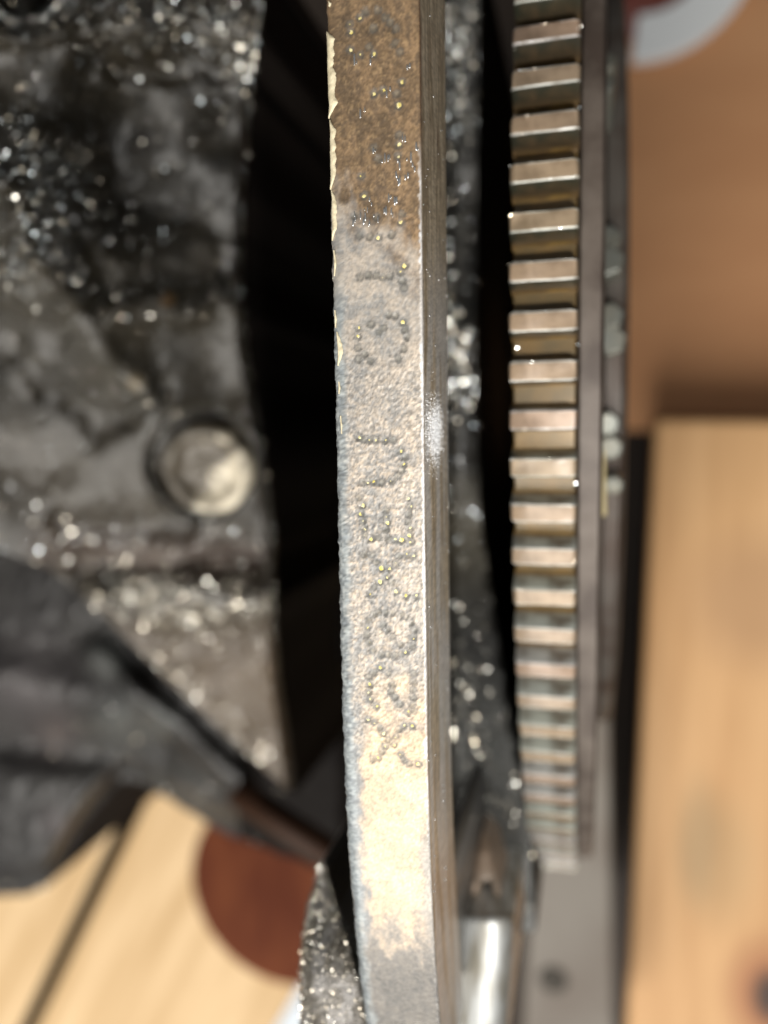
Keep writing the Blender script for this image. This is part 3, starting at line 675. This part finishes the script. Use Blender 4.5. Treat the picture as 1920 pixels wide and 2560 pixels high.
o, LV = loft('lug', [(2158, 800, 809, 138, 1), (2200, 790, 818, 134, 3), (2260, 772, 838, 129, 5), (2320, 762, 866, 124, 6), (2380, 755, 905, 119, 6), (2440, 752, 930, 115.5, 5), (2560, 751, 940, 113, 4), (2700, 751, 945, 112, 4)], M['cast'], eng, colf=lugc)
pxg, pyg = np.zeros(LV.shape[:2]), np.zeros(LV.shape[:2])
P_, r_ = scatter(LV, pxg, pyg, 14000, lambda x, y: 1 + 0 * x, (.045, .12), seed=41); facets('wet_grains', P_, r_, M['wet'], eng, sig=12, seed=41)
o, LV2 = loft('side_casting', [(2210, 1085, 1122, 128, 2), (2300, 1070, 1128, 124, 3), (2420, 1070, 1112, 121, 3), (2560, 1070, 1100, 118, 3), (2700, 1070, 1095, 116, 3)], M['cast'], eng, colf=lugc)
P_, r_ = scatter(LV2, np.zeros(LV2.shape[:2]), np.zeros(LV2.shape[:2]), 900, lambda x, y: 1 + 0 * x, (.05, .15), seed=42); facets('wet_grains', P_, r_, M['wet'], eng, sig=12, seed=42)
loft('sleeve', [(2280, 1136, 1276, 152, 2), (2294, 1126, 1284, 149, 3.6), (2400, 1118, 1280, 145.4, 3.6), (2560, 1100, 1268, 140.4, 3.6), (2700, 1088, 1258, 136.2, 3.6)], M['steel'], eng, nc=40, disp=.06)[0]['label'] = 'shiny steel sleeve'
loft('casting_web', [(2078, 1206, 1212, 168, .5), (2130, 1186, 1232, 164, 2.5), (2200, 1168, 1245, 160, 2), (2208, 1160, 1204, 159, 1), (2260, 1146, 1194, 157, 1.5), (2310, 1138, 1180, 156, 1)], M['web'], eng, nc=20, disp=.3, depth_to=14)
loft('casting_web', [(2196, 1226, 1246, 159.5, 1), (2250, 1234, 1262, 157, 1.5), (2300, 1250, 1288, 155, 1.5), (2340, 1262, 1300, 154, 1)], M['web'], eng, nc=16, disp=.3, depth_to=14)

# ================================================================== flywheel with its ring gear
GXL, GW, GY, GZ, GR = -12.64, 11.0, 20.28, -295.87, 165.9
NT = 130; DTH = 2 * math.pi / NT; PH = 0.27653
def lathe_x(name, x0, prof, mat, parent, n=360, a0=0.0, a1=2 * math.pi, smooth=True):
    """profile of (x, r) in mm turned about the crank axis"""
    vs = []; fs = []; m_ = len(prof); full = abs(a1 - a0 - 2 * math.pi) < 1e-6; nn = n if full else n + 1
    for k in range(nn):
        a = a0 + (a1 - a0) * k / n
        for x, r in prof: vs.append((x0 + x, GY + r * math.sin(a), GZ + r * math.cos(a)))
    for k in range(n):
        k2 = (k + 1) % nn
        for j in range(m_ - 1): fs.append((k * m_ + j, k * m_ + j + 1, k2 * m_ + j + 1, k2 * m_ + j))
    o = fix_normals(mesh_obj(name, wm(np.array(vs)), fs, mat, parent, smooth))
    e = o.modifiers.new('edges', 'EDGE_SPLIT'); e.split_angle = math.radians(40)
    return o
fw = empty('flywheel', tuple(wm(np.array([GXL + 5, GY, GZ - GR]))))
tag(fw, 'oily flywheel with a toothed starter ring gear, right of the stamped flange', 'flywheel')
RR = GR - 5.6
ringg = lathe_x('ring_gear', GXL, [(.2, 140), (.2, RR - .3), (.5, RR), (GW - .5, RR), (GW - .2, RR - .3), (GW - .2, 140)], M['ring'], fw)
lathe_x('flywheel_disc', GXL + GW, [(-.1, 30), (-.1, RR + 1.2), (.5, RR + 2.0), (3.6, RR + 1.8), (4.2, RR + 1.0), (4.4, RR - 6), (4.4, 30)], M['fly'], fw)
def tooth_mesh():
    # cross-section (tangent t, height h) along the width
    w2, wr = 1.55, 2.2
    sec = [(-wr - .5, -.4), (-wr, .25), (-wr + .25, 1.6), (-w2 - .20, 4.9), (-w2 - .12, 5.3), (-w2 - .04, 5.47), (-w2 + .12, 5.58), (-w2 + .26, 5.6), (w2 - .26, 5.6), (w2 - .12, 5.58), (w2 + .04, 5.47), (w2 + .12, 5.3), (w2 + .20, 4.9), (wr - .25, 1.6), (wr, .25), (wr + .5, -.4)]
    st = [(0.0, .80, -.75), (.25, .92, -.25), (.75, 1, 0), (3.5, 1, 0), (6.5, 1, 0), (GW - .9, 1, 0), (GW - .35, .95, -.12), (GW, .86, -.55)]
    vs = []; fs = []; col = []; m_ = len(sec)
    for x, s, d in st:
        for t, h in sec:
            hh = h + d * (h > 3); vs.append((x, t * (s if h > 3 else 1), hh))
            g = 1 if h > 5.59 else 0
            col.append((.55, .53, .48) if 5.4 < h <= 5.59 else (.34, .245, .165) if g else (.30, .18, .055) if h < 1 else (.56, .57, .51) if t > 0 else (.032, .031, .020))  # amber root glow and near-black lower flank shade are painted in
    for i in range(len(st) - 1):
        for j in range(m_ - 1): b = i * m_ + j; fs.append((b, b + 1, b + m_ + 1, b + m_))
    fs.append(tuple(range(m_))); fs.append(tuple(range((len(st) - 1) * m_, len(st) * m_))[::-1])
    return np.array(vs) * MM, fs, np.array(col)
def teeth():
    V, Fc, C = tooth_mesh(); meshes = []
    for vi in range(5):                       # five slightly different worn teeth, shared round the ring
        rg = np.random.default_rng(200 + vi); Vn = V.copy(); Vn += rg.normal(0, .045, V.shape) * MM
        Cn = C * rg.uniform(.85, 1.15, (len(C), 1)) * rg.uniform(.97, 1.03, (1, 3))
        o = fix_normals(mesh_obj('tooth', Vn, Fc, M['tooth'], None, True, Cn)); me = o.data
        bpy.data.objects.remove(o); meshes.append(me)
        me.set_sharp_from_angle(angle=math.radians(28))
    rg = np.random.default_rng(77); beads = []; br = []
    base = Vector(fw.location)
    for i in range(-4, 34):
        th = PH - i * DTH
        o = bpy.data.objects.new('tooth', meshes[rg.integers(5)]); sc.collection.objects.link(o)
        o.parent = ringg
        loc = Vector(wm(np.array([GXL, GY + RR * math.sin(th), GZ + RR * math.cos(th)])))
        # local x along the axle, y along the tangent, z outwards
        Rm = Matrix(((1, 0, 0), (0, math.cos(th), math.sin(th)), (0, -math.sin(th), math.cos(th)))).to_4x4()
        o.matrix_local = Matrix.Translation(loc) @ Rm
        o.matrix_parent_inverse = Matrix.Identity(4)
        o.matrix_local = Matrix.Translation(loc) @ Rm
        # a bead of oil at the right foot of most teeth, and on some corners
        for (xx, dt, hh, pr, r0, r1) in ((GW + .1, DTH * .5, 1.2, .85, .22, .38), (.9, DTH * .45, .3, .6, .16, .32), (.15, -.009, 5.2, .45, .12, .2), (.2, .009, 5.1, .5, .12, .2), (GW - .4, .004, 5.4, .35, .12, .22)):
            if rg.random() < pr:
                a = th - dt + rg.normal(0, .002); r = RR + hh + rg.normal(0, .15)
                beads.append((GXL + xx + rg.normal(0, .1), GY + r * math.sin(a), GZ + r * math.cos(a))); br.append(rg.uniform(r0, r1))
        for j in range(16):                     # fine glinting specks along the edges of the land
            a = th + rg.choice([-1, 1]) * 1.5 / GR; beads.append((GXL + rg.uniform(.4, GW - .3), GY + (GR - .05) * math.sin(a), GZ + (GR - .05) * math.cos(a))); br.append(rg.uniform(.05, .11))
    facets('wet_beads', np.array(beads), np.array(br) * .7, M['wet'], fw, sig=5, seed=5)
bpy.context.view_layer.update()
ringg.matrix_parent_inverse = Matrix.Translation(-Vector(fw.location))
teeth()

# ---- clutch cover bolted to the far side of the flywheel
cl = empty('clutch_cover', tuple(wm(np.array([GXL + GW + 10, GY, GZ - 145]))))
tag(cl, 'dull grey-brown clutch cover with bolt heads, on the far side of the flywheel', 'clutch cover')
X2 = GXL + GW + 4.6
lathe_x('cover_rim', X2, [(0, 40), (0, 121), (.8, 122.2), (4.0, 122.2), (5.0, 121), (6.0, 110), (6.0, 40)], M['cover'], cl)
def cyl_bolt(py, px, depth, r, h, mat, name='bolt_head', six=True):
    c = at(px, py, -depth); n = 6 if six else 24; bm = bmesh.new(); y, z = c[1] - GY, c[2] - GZ; a0 = math.atan2(y, z)
    up = np.array([0, math.sin(a0), math.cos(a0)]); u = np.array([1.0, 0, 0]); v_ = np.cross(up, u); ra = []; rb = []
    for k in range(n):
        a = 2 * math.pi * k / n + .3; d = u * math.cos(a) * r + v_ * math.sin(a) * r
        ra.append(bm.verts.new(wm(c + d - up * h))); rb.append(bm.verts.new(wm(c + d)))
    bm.faces.new(rb); bm.faces.new(ra[::-1])
    for k in range(n): bm.faces.new((ra[k], ra[(k + 1) % n], rb[(k + 1) % n], rb[k]))
    return bm_obj(name, bm, mat, cl, False, .0006, 2)
for (py, px, d, r, h) in ((150, 1514, 150, 2.1, 10), (205, 1510, 150, 2.0, 10), (255, 1490, 149, 1.5, 9), (595, 1518, 147, 2.6, 12), (650, 1522, 146, 2.8, 12), (790, 1524, 146, 2.6, 12), (850, 1528, 146, 2.8, 12), (1060, 1518, 147, 2.4, 12), (1120, 1526, 148, 2.4, 12), (1215, 1533, 149, 2.0, 12), (375, 1492, 149, 1.2, 8)):
    cyl_bolt(py, px, d + 22, r * 1.2, h + 4, M['bolt'], six=r > 1.5)
m_ = at([1484, 1512, 1516, 1488], [1120, 1120, 1290, 1290], -170)
o = prism('paint_mark', m_, 1.0, M['yellowmark'], cl, .0004); o['label'] = 'pale yellow paint mark on the cover rim'

# ---- grey stand under the flywheel
q = at([1395, 1512, 1538, 1300], [1050, 1050, 2700, 2700], -400)
sd = prism('steel_stand', q, 183, M['stand'], bevel=.002)
tag(sd, 'grey steel stand under the flywheel, with a dark hole in its top', 'stand')
hc = at(1383, 2450, -399.6); o = lathe_z('hole', hc, [(7.5, 0), (7.8, -.2), (7.8, -1)], M['hole'], None, n=32); o.parent = sd  # flat dark disc in place of a cut hole

# ---- dark red tub with a white band, top right corner
tub = empty('dark_red_tub', tuple(wm(at(1600, -120, -508))))
tag(tub, 'dark red round tub with a curved white band, cut off by the top right corner', 'tub')
cc = at(1622, -130, -499)
pr_ = lambda x, y: float(np.linalg.norm((at(x, y, -499) - cc)[:2]))
r_out = pr_(1610, 150); r_in = pr_(1610, 32)
ang0 = math.atan2(*(at(1588, 90, -499) - cc)[[1, 0]]); ang1 = ang0 + 1.5
arc_band('white_band', cc, r_in, r_out, -8, 0, ang0, ang1, M['white'], tub)
lathe_z('tub_body', (cc[0], cc[1], -502), [(pr_(1610, 80), 0), (pr_(1610, 84), -1.5), (pr_(1610, 84), -5.5)], M['darkred'], tub)
